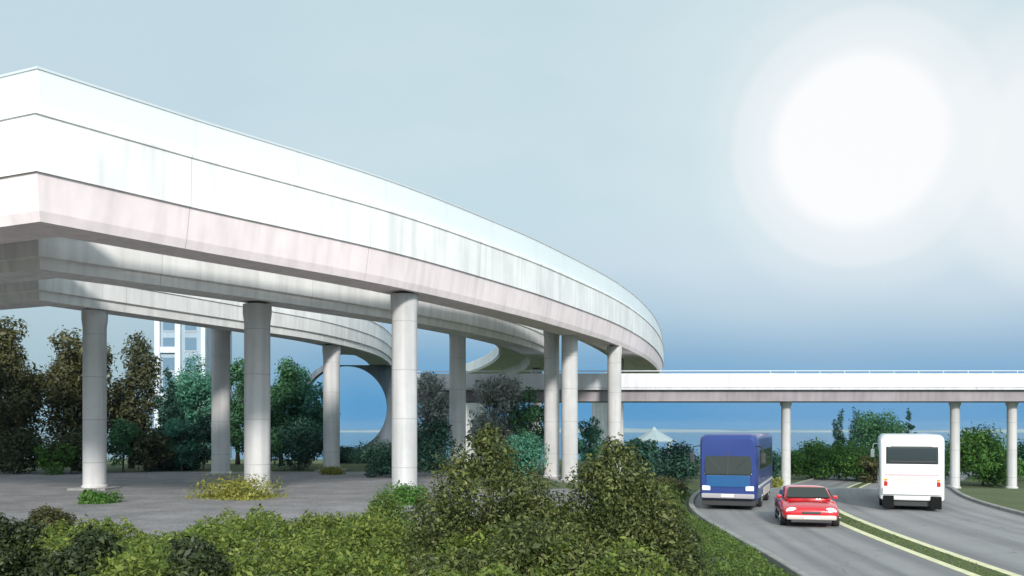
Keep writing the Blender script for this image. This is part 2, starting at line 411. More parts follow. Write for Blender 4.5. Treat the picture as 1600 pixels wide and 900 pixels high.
def tree(px, d, topy, wpx, mat, label, base=.2, n=34, leaves=7000, size=.13, kind='broad', cat='tree', name=None, group=TG, spread=1.0, bark='bark', limbs=9, trunkf=.7):
    x = xat(px,d); z0 = gz(x,d); h = zat(topy,d)-z0; w = wpx*d/F
    if kind == 'broad': c = broad_clumps(h*.97, w, h*base, n, spread)
    elif kind == 'cone': c = cone_clumps(h, w, h*base, n)
    elif kind == 'column':
        c = [(random.uniform(-.25,.25)*w, random.uniform(-.25,.25)*w, h*(base+(1-base)*f*.93), w*.34*(1.05-.75*f**2.2), w*.34*(1.05-.75*f**2.2), h*.09) for f in np.linspace(0,1,n)]
    return plant(name or ('shrub' if cat == 'shrub' else 'tree'), label, cat, x, d, c, leaves, size, M[mat], group, (h*trunkf, max(.05,h*.018), limbs), bark=bark,
                 tname='stem' if cat == 'shrub' else 'trunk', cname='foliage' if cat == 'shrub' else 'crown')

# ------------------------------------------------------------ the three curved viaducts
ZS = 10.2
def cornered(wing, pts, skip):
    p = spline(pts, 1.5); v = p[0]
    return [Vector(wing), v]+[q for q in p[1:] if (q-v).length > skip]
A = cornered((-51,44.2,0), [(-15,28,0),(-11.6,32.8,0),(-5.7,40.7,0),(-1.0,48.9,0),(3.0,57,0),(8.8,71,0),(13.9,88,0),(18.3,108,0),(20.9,125,0),(22,145,0),(20,166,0)], 5.6)
B = cornered((-55.6,52.9,0), [(-19.6,36.7,0),(-11.8,46.9,0),(-4.2,58.8,0),(1,71,0),(3.9,84,0),(4.2,98,0),(2.8,112,0),(.2,126,0),(-4,142,0)], 5.6)
C_ = cornered((-60.4,61.9,0), [(-24.4,45.7,0),(-18.8,57.5,0),(-14.4,67.3,0),(-12.3,78,0),(-12.2,88,0),(-12.9,96.6,0)], 5.6)
def viaduct(path, W, label, mat, screen, piers, name):
    root = empty(name, (0,0,0)); tag(root, label, 'viaduct', 'curved viaducts on round columns')
    low = [(0,11.7),(.22,10.42),(.34,10.10)] if screen else [(0,11.7),(.04,10.62),(.16,10.56),(.2,10.10)]
    sweep('deck', path, low+[(.62,10.10),(.7,ZS),(2.5,ZS),(2.75,11.28),(W-.3,11.40),(W-.2,11.36),(W,11.42),(W,11.7)], mat, root)
    top = 13.5 if screen else 12.9
    sweep('parapet', path, [(-.06,11.58),(-.004,11.60),(-.004,11.702),(.30,11.704),(.26,top-.16),(.32,top-.14),(.32,top),(-.14,top),(-.16,top-.03),(-.16,top-.13),(-.10,top-.16)], M['white'], root)
    sweep('parapet', path, [(W+.10,11.62),(W+.004,11.702),(W-.30,11.704),(W-.26,12.87),(W-.22,12.9),(W+.06,12.9),(W+.10,12.86)], M['white'], root)
    sweep('roadway', path, [(.34,11.704),(W-.34,11.704),(W-.34,11.76),(.34,11.76)], M['asphalt'], root)
    if screen:
        sweep('noise_screen', path, [(.06,13.503),(.10,13.503),(.10,14.85),(.06,14.85)], M['screen'], root)
        sweep('handrail', path, [(.03,14.853),(.13,14.853),(.13,14.93),(.03,14.93)], M['post'], root)
        T, Ls = frames(path); pm = MB().box((0,0,.68),(.10,.12,1.345),.015).box((0,0,.03),(.26,.2,.06),.01).mesh('post'); nxt = 0
        for p, t, l in zip(path, T, Ls):
            if l >= nxt and (p-path[1]).length < 145:
                o = link('post', pm, M['post'], root); o.location = (p.x-t.y*.155, p.y+t.x*.155, 13.505); o.rotation_euler.z = math.atan2(t.y,t.x); nxt = l+4.4
    for (px, d, r) in piers:
        x = xat(px,d); z0 = gz(x,d)
        u = min(range(2,len(path)), key=lambda i: (path[i]-Vector((x,d,0))).length); tt = frames(path)[0][u]; u = -tt.y*(x-path[u].x)+tt.x*(d-path[u].y)
        zt = ZS if u < 2.0 else 11.33
        p = MB().lathe([(r*1.12,z0-.6),(r*1.12,z0+.22),(r,z0+.30),(r,zt-1.1),(r*1.06,zt-.8),(r*1.10,zt-.6),(r*1.10,zt-.13)], 28, (x,d)).build('pier', M['pier'], root, autosm=True)
        MB().cyl((x,d,zt-.14),(x,d,zt+.03),r*.72,n=20).build('bearing', M['bearing'], p)
        MB().box((x,d,z0+.02),(r*3.4,r*3.4,.24),.03).build('footing', M['kerb'], p)
    p, t = path[-1], frames(path)[0][-1]; ab = MB(); q = Matrix.Rotation(math.atan2(t.y,t.x),4,'Z')
    if p.y > 110:
        c = p+Vector((-t.y*W/2, t.x*W/2, 0))-Vector((t.x,t.y,0))*.8
        ab.box((c.x,c.y,3.0),(2.4,W-1.0,16.7),.08,rot=q).build('abutment', M['pier'], root)
    return root
viaduct(A, 5.6, 'outermost white curved viaduct, nearest, with frosted screen along its edge', M['pink'], True,
        [(632,44,.63),(890,65,.60),(862,67.5,.58),(960,72.2,.56),(966,100,.6)], 'curved_viaduct')
viaduct(B, 5.6, 'middle grey curved viaduct running between the outermost and the innermost one', M['grey'], False,
        [(402,47.5,.68),(715,67,.62),(838,100,.6)], 'curved_viaduct')
viaduct(C_, 5.8, 'innermost curved viaduct, farthest from the camera, in front of the trees', M['grey'], False,
        [(148,50,.62),(345,65,.66),(518,71.5,.66)], 'curved_viaduct')

# ------------------------------------------------------------ far straight viaduct
FV = spline([(-9.5,79.2,0),(0,78.4,0),(20,78,0),(60,78,0),(110,78,0)], 3)   # centre line, travel to the right
root = empty('straight_viaduct', (20,78,0)); tag(root, 'straight white viaduct on slim columns crossing over the road', 'viaduct')
def keep(o): o.parent = root; o.matrix_parent_inverse = Matrix.Translation((-20,-78,0)); return o
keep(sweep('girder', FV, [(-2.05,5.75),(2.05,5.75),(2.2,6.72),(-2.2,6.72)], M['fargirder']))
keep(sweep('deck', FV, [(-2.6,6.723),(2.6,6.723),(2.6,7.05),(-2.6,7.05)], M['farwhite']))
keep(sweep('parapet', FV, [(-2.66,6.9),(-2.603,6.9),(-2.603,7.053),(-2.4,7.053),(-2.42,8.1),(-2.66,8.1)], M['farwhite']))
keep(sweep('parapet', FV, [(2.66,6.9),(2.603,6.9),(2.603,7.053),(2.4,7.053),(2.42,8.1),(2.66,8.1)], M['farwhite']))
rail = MB()
for zz in (8.32,): rail.tube([(-9,76.6,zz),(0,75.85,zz),(20,75.45,zz),(60,75.45,zz),(110,75.45,zz)], [.04]*5, 6)
for i in range(40): 
    xx = 22+i*2.1; rail.cyl((xx,75.45,8.08),(xx,75.45,8.32),.03,n=6)
keep(rail.build('handrail', M['post']))
for px in (690,1228,1492,1581):
    x = xat(px,77.6); z0 = gz(x,77.6)
    p = keep(MB().lathe([(.5,z0-.6),(.5,z0+.2),(.40,z0+.26),(.40,5.35),(.50,5.5),(.50,5.755)], 20, (x,77.6)).build('pier', M['pier'], autosm=True))

# ------------------------------------------------------------ wall with a round opening
d = 95.0; x0, x1 = xat(464,d), xat(648,d); cx, czz, rr = xat(538,d), 5.6, 4.55
bm = bmesh.new(); n = 64; zt, zb = 10.19, -2.2
out = []; inn = []
for k in range(n):
    a = 2*math.pi*k/n; c, s_ = math.cos(a), math.sin(a)
    tx = ((x1-cx) if c > 0 else (x0-cx))/c if abs(c) > 1e-6 else 1e9
    tz = ((zt-czz) if s_ > 0 else (zb-czz))/s_ if abs(s_) > 1e-6 else 1e9
    t_ = min(tx, tz)
    if c < 0: t_ = min(t_, rr+.55)
    out.append((cx+c*t_, czz+s_*t_)); inn.append((cx+c*rr, czz+s_*rr))
vo = [bm.verts.new((x,d,z)) for x,z in out]; vi = [bm.verts.new((x,d,z)) for x,z in inn]
wo = [bm.verts.new((x,d+1.4,z)) for x,z in out]; wi = [bm.verts.new((x,d+1.4,z)) for x,z in inn]
for k in range(n):
    j = (k+1)%n
    bm.faces.new((vo[k],vo[j],vi[j],vi[k])); bm.faces.new((wo[k],wi[k],wi[j],wo[j])); bm.faces.new((vi[k],vi[j],wi[j],wi[k])); bm.faces.new((vo[k],wo[k],wo[j],vo[j]))
bmesh.ops.recalc_face_normals(bm, faces=bm.faces); me = bpy.data.meshes.new('arch_wall'); bm.to_mesh(me); bm.free()
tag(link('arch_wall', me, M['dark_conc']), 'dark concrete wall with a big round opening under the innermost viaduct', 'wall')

# ------------------------------------------------------------ building, pavilion, far shore
b = empty('office_building', (xat(305,150),158,gz(-53,150))); tag(b, 'tall pale glass-fronted building behind the trees at left', 'building')
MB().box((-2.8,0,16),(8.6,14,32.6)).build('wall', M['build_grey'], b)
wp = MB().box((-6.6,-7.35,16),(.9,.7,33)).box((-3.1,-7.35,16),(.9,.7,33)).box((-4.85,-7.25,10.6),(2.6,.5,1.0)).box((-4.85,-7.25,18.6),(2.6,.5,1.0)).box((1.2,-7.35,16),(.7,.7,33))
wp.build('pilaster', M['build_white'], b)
wm = MB().box((0,0,0),(1.9,.12,2.2)).mesh('window'); fm = MB().box((0,0,-1.2),(2.1,.3,.12)).mesh('sill')
for r_ in range(9):
    for c_ in range(2):
        xx = -1.1 if c_ else -4.85; w = link('window', wm, M['build_glass'], b); w.location = (xx,-7.03,2.6+r_*3.4); s_ = link('sill', fm, M['build_white'], w)
pv = empty('garden_pavilion', (xat(1022,118),118,gz(26,118))); tag(pv, 'small white pavilion with a pointed roof beyond the far columns', 'pavilion')
MB().lathe([(2.9,3.5),(2.95,3.62),(1.2,4.6),(.5,5.0),(.08,5.5)], 8).build('roof', M['pavroof'], pv)
for k in range(6):
    a = 2*math.pi*k/6+.3; MB().cyl((2.3*math.cos(a),2.3*math.sin(a),-.1),(2.3*math.cos(a),2.3*math.sin(a),3.52),.14,n=10).build('post', M['build_white'], pv)
MB().lathe([(2.8,-.3),(2.8,.25),(2.6,.3)], 24).build('base', M['kerb'], pv)
def ridge(name, y0, depth, h, x0, x1, seed, mat, nseg=90):
    bm = bmesh.new(); rows = []
    for j in range(7):
        f = j/6; rows.append([])
        for i in range(nseg+1):
            x = x0+(x1-x0)*i/nseg; e = math.sin(math.pi*f)**.7*h*(.35+.65*abs(noise.fractal(Vector((x/420+seed,f*1.1,seed)), 1.0, 2.0, 5))*1.6)
            rows[-1].append(bm.verts.new((x, y0+depth*f, -6+e)))
    for a, c in zip(rows, rows[1:]):
        for i in range(nseg): bm.faces.new((a[i],a[i+1],c[i+1],c[i]))
    me = bpy.data.meshes.new(name); bm.to_mesh(me); bm.free(); return tag(link(name, me, mat, smooth=True), kind='structure')
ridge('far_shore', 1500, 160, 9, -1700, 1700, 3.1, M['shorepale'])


# ------------------------------------------------------------ background planting
tree(8,70,478,110,'olive','dark olive tree at the far left edge of the photo',.02,48,16000,.15)
tree(118,72,488,112,'olive','dark olive tree just left of the leftmost big column',.02,50,17000,.15)
tree(205,76,492,85,'brown','brownish tree just right of the leftmost big column',.02,46,14000,.14,bark='bark_grey')
tree(85,66,690,60,'bright','low green bush at the foot of the dark olive tree, left of the leftmost column',.0,14,2600,.11,cat='shrub',limbs=4)
tree(192,69,640,60,'green','rounded green bush in front of the brownish tree',.0,18,4000,.11,cat='shrub',limbs=4)
tree(262,74,575,84,'darkteal','dark fir in front of the pale building',.02,60,15000,.12,'cone')
tree(306,86,540,95,'teal','blue-green tree in front of the right half of the pale building',.02,44,15000,.14)
tree(372,84,545,60,'green','slim green tree seen between the two left middle columns',.02,34,9000,.14)
tree(318,72,640,62,'darkteal','dark bush just left of the slim back column',.0,20,4200,.12,cat='shrub',limbs=4)
tree(440,84,544,74,'green','green tree just right of the thick second column',.02,40,13000,.14)
tree(480,86,556,80,'teal','blue-green tree left of the round opening',.02,40,13000,.14)
tree(466,73,640,84,'darkteal','dark fir bush at the foot of the blue-green tree by the round opening',.0,24,5200,.12,cat='shrub',limbs=4)
tree(588,88,694,90,'darkteal','low dark bush below the round opening',.0,20,3600,.12,cat='shrub',limbs=4)
tree(596,62,716,50,'darkteal','dark bush at the left foot of the third big column',.0,16,3000,.1,cat='shrub',limbs=4)
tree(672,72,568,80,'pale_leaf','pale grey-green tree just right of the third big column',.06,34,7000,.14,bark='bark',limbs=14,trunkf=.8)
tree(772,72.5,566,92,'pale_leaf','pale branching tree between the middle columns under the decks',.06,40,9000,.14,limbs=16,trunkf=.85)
tree(826,71.5,590,70,'green','sparse green tree left of the paired columns under the decks',.08,26,4000,.13,limbs=14,trunkf=.85)
tree(680,62,650,80,'darkteal','dark bush behind the pyramid shrub, right of the third column',.0,22,4200,.11,cat='shrub',limbs=5)
tree(812,62,668,80,'teal','blue-green bush behind the left pyramid shrub',.0,20,4000,.11,cat='shrub',limbs=5)
tree(922,84,640,50,'teal','blue-green tree behind the gap between the paired columns and the last column',.1,20,3400,.13)
tree(1000,62,672,56,'darkteal','dark tree right of the last column of the outermost viaduct',.05,26,4600,.12)
tree(1050,88,686,90,'darkteal','dark wide tree left of the blue bus',.05,30,5600,.14)
tree(1040,46,752,70,'olive','olive bush on the verge left of the blue bus',.0,18,3600,.08,cat='shrub',limbs=4)
tree(1190,84,700,70,'darkteal','dark bush behind the blue bus',.0,22,4200,.13,cat='shrub',limbs=4)
tree(1200,62,748,44,'yellowgreen','yellow-green bush between the blue bus and the slim column',.0,14,2200,.09,cat='shrub',limbs=4)
tree(1311,112,640,22,'darkteal','left one of two narrow dark cypresses beyond the straight viaduct',.05,16,3000,.13,'column',limbs=0)
tree(1337,114,637,24,'darkteal','right one of two narrow dark cypresses beyond the straight viaduct',.05,16,3000,.13,'column',limbs=0)
tree(1376,104,632,84,'green','broad green tree behind the white bus',.05,36,10000,.15)
tree(1420,108,640,50,'darkteal','dark pointed fir just right of the broad green tree behind the white bus',.05,40,5000,.14,'cone')
tree(1268,92,690,84,'bright','green bush just right of the slim column under the straight viaduct',.0,28,9000,.13,cat='shrub',limbs=4)
tree(1322,90,692,92,'bright','broad green bush below the two narrow cypresses',.0,30,10000,.13,cat='shrub',limbs=4)
tree(1362,86,714,50,'olive','olive bush at the left of the white bus',.0,18,3000,.12,cat='shrub',limbs=4)
tree(1536,82,664,112,'bright','bright green bush between the two slim columns at the right edge',.0,40,16000,.13,cat='shrub',limbs=5)
tree(1606,88,680,80,'green','dense green bush cut off by the right edge',.0,22,4200,.13,cat='shrub',limbs=5)
tree(1468,92,690,60,'green','green bush just right of the white bus',.0,18,3400,.13,cat='shrub',limbs=4)
for px,d,ty,w,mt,lab in [(30,67,664,90,'shrub_dark','dark bush below the olive tree at the far left edge'),(112,67.5,672,80,'brown','brown bush below the olive tree left of the leftmost column'),
    (232,70,668,64,'brown','brown bush at the foot of the brownish tree, before the pale building'),(284,72,640,60,'teal','blue-green bush in front of the pale building between the dark bushes'),(414,72,650,56,'green','green bush right behind the thick second column'),(536,92,700,60,'darkteal','low bush seen at the left bottom of the round opening')]:
    tree(px,d,ty,w,mt,lab,.0,22,5200,.12,cat='shrub',limbs=4)
# planters at column feet
tree(372,44.5,768,150,'yellowgreen','low yellow-green planting at the feet of the second column pair',.0,26,5200,.07,cat='shrub',group='low planting at the column feet',limbs=0,trunkf=.3)
tree(152,41,776,66,'bright','light green shrub at the foot of the leftmost column',.0,14,3000,.07,cat='shrub',group='low planting at the column feet',limbs=3,trunkf=.4)
tree(520,66,732,44,'yellowgreen','low yellow-green shrub at the foot of the back column',.0,12,1600,.08,cat='shrub',group='low planting at the column feet',limbs=0,trunkf=.3)
tree(636,40.5,762,90,'bright','low green shrub at the foot of the third column',.0,16,3600,.06,cat='shrub',group='low planting at the column feet',limbs=3,trunkf=.4)

# ------------------------------------------------------------ foreground planting
def fbm(x, y, s, seed=0.0): return noise.fractal(Vector((x*s+seed, y*s, seed)), 1.0, 2.0, 4)
def cover(name, label, cat, inside, box, hf, n, size, mat, kind=None, group=None):
    P = []; 
    while len(P) < n:
        x = random.uniform(box[0],box[1]); y = random.uniform(box[2],box[3])
        e = inside(x,y)
        if e <= 0: continue
        h = hf(x,y)*min(1, .35+e*1.3)
        z = h-abs(random.gauss(0,.16)) if random.random() < .8 else random.uniform(.1,1)*h
        P.append((x,y,gz(x,y)+max(.05,z)))
    P = np.array(P); Nn = rng.normal(size=(n,3))*.6+np.array([0,-.15,.75])
    o = link(name, leaf_mesh(name, P, Nn, size*rng.choice([.55,.8,1.0,1.3,1.9], n, p=[.2,.25,.25,.2,.1])), mat)
    return tag(o, label, cat, group, kind)
def hin(x, y):
    far = 19.6+.8*math.sin(x*.5)+.5*math.sin(x*1.7); return min(y-9.5, far-y, x+11.0, 2.8-x)
cover('hedge', 'broad bright green hedge across the foreground, left of the pyramid shrubs', 'hedge', hin, (-11,2.8,9.5,21),
      lambda x,y: 1.56-.35*sst(-5,-9,x)+.38*fbm(x,y,.9,2.0)+.22*fbm(x,y,2.4,5.0)+.12*math.sin(x*1.3+1), 190000, .036, M['hedge'])
def road_left(y):
    best = min(med, key=lambda p: abs(p.y-y)); return best.x-left_edge(y)-.3
RL = {k: road_left(k*.5) for k in range(0,140)}
def vin(x, y): return min(RL[int(y*2)]-.35-x, x-(1.2 if y < 28 else 2.6+(y-28)*.09), y-10, 46-y)
cover('ground_cover', None, None, vin, (.5,9,10,46), lambda x,y: .62+.28*fbm(x,y,.8,7.0)+.2*fbm(x,y,2.2,1.0), 110000, .034, M['cover'], kind='stuff')
def gin(x, y):
    return 1.0
# short grass on the median and verges
P = []
T, Ls = frames(med)
for _ in range(3000):
    i = random.randrange(25, 75); p = med[i]; t = T[i]; u = random.uniform(-.33,.31)
    v = random.random(); q = med[i+1]; bx = p.x+(q.x-p.x)*v; by = p.y+(q.y-p.y)*v
    P.append((bx-t.y*u, by+t.x*u, .055+random.random()*.02+gz(bx,by)))
P = np.array(P); o = link('grass', leaf_mesh('grass', P, rng.normal(size=(len(P),3))+np.array([0,-.3,.3]), .035*rng.uniform(.6,1.3,len(P)), .3), M['hedge']); tag(o, kind='stuff')

def fshrub(name, label, cat, px, d, topy, wpx, mat, kind, n, leaves, size, group=None, base=.03, power=.8):
    x = xat(px,d); h = zat(topy,d)-gz(x,d); w = wpx*d/F
    c = cone_clumps(h, w, h*base, n, power) if kind == 'cone' else broad_clumps(h, w, h*base, n, .85)
    return plant(name, label, cat, x, d, c, leaves, size, M[mat], group, (h*.75, .045, 8), tname='stem', cname='foliage')
PG = 'pyramid shrubs in the foreground'
fshrub('pyramid_shrub', 'dark olive pyramid shrub left of centre in the foreground, the wider of two', 'shrub', 762, 15.5, 668, 330, 'conifer', 'cone', 150, 90000, .034, PG, .02, .58)
fshrub('pyramid_shrub', 'dark olive pyramid shrub beside the road verge, in front of the last column', 'shrub', 962, 15.0, 682, 290, 'conifer', 'cone', 150, 84000, .034, PG, .02, .56)
fshrub('pyramid_shrub', 'low dark shrub between the two pyramid shrubs at the bottom edge', 'shrub', 840, 12.5, 800, 260, 'conifer', 'broad', 50, 26000, .034, PG)
SG = 'dark round shrubs in the foreground hedge'
for (px,d,ty,wp,lab,mt) in [
    (140,12.0,812,150,'dark round shrub poking out of the hedge below the leftmost column','shrub_dark'),
    (305,11.0,812,150,'dark round shrub in the hedge, second from the left','shrub_dark'),
    (10,13.0,788,120,'dark shrub at the bottom left corner','shrub_dark'),
    (85,19.5,770,70,'small olive shrub at the back of the hedge near the left edge','olive'),
    (690,12.5,835,150,'dark shrub at the bottom left foot of the wider pyramid shrub','conifer'),
    (1040,16.5,786,110,'olive shrub on the verge at the right foot of the smaller pyramid shrub','shrub_dark'),
    (1010,12.0,850,170,'dark shrub at the bottom edge, in front of the smaller pyramid shrub','conifer'),
    (520,18.0,785,130,'bright leafy shrub swelling from the back of the hedge','hedge'),
    (600,20.0,772,120,'light green shrub at the back of the hedge below the third column','cover')]:
    fshrub('round_shrub', lab, 'shrub', px, d, ty, wp, mt, 'broad', 40, 20000, .034, SG)

# ------------------------------------------------------------ vehicles (local: front = +Y)
def wheel(x, y, r, w, parent):
    s = 1 if x > 0 else -1
    t = MB().lathe([(r*.62,-w/2),(r*.94,-w/2),(r,-w/2+.04),(r,w/2-.04),(r*.94,w/2),(r*.62,w/2)], 26)
    for v in t.bm.verts: v.co = Vector((v.co.z+x, v.co.x+y, v.co.y+r))
    o = t.build('wheel', M['black'], parent, autosm=True)
    q = MB().cyl((x+s*(w/2-.05),y,r),(x+s*(w/2+.012),y,r),r*.6,r*.56,n=20).cyl((x+s*(w/2),y,r),(x+s*(w/2+.035),y,r),r*.16,n=10)
    q.build('rim', M['rim'], o); return o
def rect_loop(w, z0, z1, r, n=4):
    """rounded rectangle in XZ"""
    pts = []
    for cx, cz, a0 in ((w/2-r,z1-r,0),(-w/2+r,z1-r,90),(-w/2+r,z0+r*.4,180),(w/2-r,z0+r*.4,270)):
        rr = r if a0 < 180 else r*.4
        ccx = cx if a0 < 180 else math.copysign(w/2-rr, cx)
        for k in range(n+1):
            a = R(a0+90*k/n); pts.append((ccx+rr*math.cos(a), cz+rr*math.sin(a)))
    return pts
def coach(name, label, group, Lg, W, H, paint, style):
    t = empty(name); tag(t, label, 'bus', group)
    secs = []
    for y, s, zt, zb in ((-Lg/2,.90,-.16,.10),(-Lg/2+.06,.955,-.07,.02),(-Lg/2+.25,.99,-.01,0),(-Lg/2+.6,1,0,0),(Lg/2-.8,1,0,0),(Lg/2-.35,.99,-.03,0),(Lg/2-.10,.955,-.10,.03),(Lg/2,.90,-.22,.12)):
        secs.append([(x*1.0,y,z) for x,z in rect_loop(W*s, .42+zb, H+zt, .26*s)])
    MB().loft(secs).build('body', paint, t, autosm=True)
    MB().box((0,0,.38),(W*.9,Lg*.96,.40),.03).build('chassis', M['trim'], t)
    for y in (Lg/2-2.3, -Lg/2+2.6):
        for x in (-W/2+.17, W/2-.17): wheel(x, y, .48, .30, t)
    # side glazing
    for s in (-1,1):
        nn = 6
        for k in range(nn):
            y0 = -Lg/2+1.0+k*(Lg-2.0)/nn; 
            MB().box((s*(W/2+.002),y0+(Lg-2.0)/nn/2,H-1.12),(.03,(Lg-2.0)/nn-.10,.86),.01).build('window', M['glass'], t)
        MB().box((s*(W/2+.004),0,.98),(.02,Lg-1.2,.10),.004).build('stripe', M['pinkstripe'] if style == 'rear' else M['buswhite'], t)
    rear = -Lg/2; fr = Lg/2
    # rear face
    rw = MB().box((0,rear+.015,H-.86),(W*.76,.08,.66),.035).build('rear_window', M['glass'], t)
    if style == 'rear':
        MB().box((0,rear-.026,H-1.12),(W*.70,.02,.06),.006).build('wiper', M['trim'], rw)
        MB().box((0,rear-.012,H-.42),(W*.62,.05,.14),.02).build('roof_band', M['buswhite'], t)
        MB().box((0,rear-.005,1.50),(W*.82,.04,.07),.01).build('stripe', M['pinkstripe'], t)
        gr_ = MB()
        for k in range(5): gr_.box((0,rear-.004,1.14+k*.055),(W*.46,.03,.022),.004)
        gr_.build('engine_grille', M['bumper'], t)
        MB().box((0,rear+.022,H-.86),(W*.80,.07,.74),.04).build('window_surround', M['trim'], t)
        MB().box((0,rear-.002,1.02),(W*.84,.02,.015)).box((-W*.30,rear-.002,1.26),(.015,.02,.46)).box((W*.30,rear-.002,1.26),(.015,.02,.46)).build('panel_seam', M['bumper'], t)
        MB().box((0,rear-.03,.82),(W*.90,.16,.30),.05).build('bumper', M['buswhite'], t)
        MB().box((0,rear-.115,.84),(.52,.02,.14),.004).build('number_plate', M['plate'], t)
        for s in (-1,1):
            MB().box((s*W*.40,rear+.0,1.12),(.14,.06,.20),.02).build('tail_lamp', M['taillamp'], t)
            MB().box((s*W*.40,rear+.0,1.285),(.14,.06,.08),.02).build('turn_lamp', M['amber'], t)
            MB().box((s*W*.36,rear-.0,.36),(.42,.05,.52),.02).build('mud_flap', M['flap'], t)
    # front face
    sl = Matrix.Rotation(R(4),4,'X')
    MB().box((0,fr-.03,H-1.22),(W*.80,.10,1.05),.06,rot=sl).build('windscreen', M['windscreen'], t)
    if style == 'front':
        MB().box((0,fr+.025,H-1.22),(.05,.03,1.0),.008,rot=sl).build('centre_pillar', M['trim'], t)
        MB().box((0,fr+.0,1.52),(W*.80,.05,.05),.01).build('front_trim', M['buswhite'], t)
        MB().box((0,fr-.10,H-.44),(W*.70,.16,.30),.04).build('destination_panel', M['indigo'], t)
        MB().box((0,fr+.0,1.22),(W*.74,.06,.50),.03).build('front_panel', M['busbright'], t)
        MB().box((0,fr+.02,.60),(W*.90,.16,.20),.05).build('bumper', M['greybumper'], t)
        MB().box((0,fr+.108,.62),(.52,.02,.13),.004).build('number_plate', M['plate'], t)
        for s in (-1,1):
            MB().box((s*W*.37,fr+.0,.92),(.34,.08,.20),.04).build('headlight', M['lamp'], t)
            wp = MB().cyl((s*.1,fr+.035,H-1.7),(s*.75,fr+.015,H-1.05),.012,n=6); wp.build('wiper', M['trim'], t)
        MB().box((-W/2-.006,-.4,.62),(.03,Lg-5.2,.36),.008).build('skirt', M['bumper'], t)
    for s in (-1,1):
        m_ = MB().tube([(s*(W/2-.1),fr-.2,H-.5),(s*(W/2+.20),fr+.12,H-.55),(s*(W/2+.24),fr+.14,H-.8)],[.025]*3,6).box((s*(W/2+.24),fr+.14,H-1.02),(.18,.08,.42),.03)
        m_.build('mirror', M['trim'] if style == 'front' else M['buswhite'], t)
    return t
VG = 'vehicles on the road'
wb = coach('white_bus', 'white bus driving away, its rear window towards the camera', VG, 9.0, 2.5, 3.16, M['buswhite'], 'rear')
by, byaw = 41.4, R(22); wb.location = (16.55+math.sin(byaw)*4.5, 36.7+math.cos(byaw)*4.5, .045); wb.rotation_euler.z = -byaw
bb = coach('blue_bus', 'dark blue bus coming towards the camera behind the red car', VG, 8.5, 2.4, 3.20, M['indigo'], 'front')
yaw = R(20.5); fx, fy = 9.0, 37.0
bb.location = (fx+math.sin(yaw)*4.25, fy+math.cos(yaw)*4.25, .045); bb.rotation_euler.z = math.pi-yaw

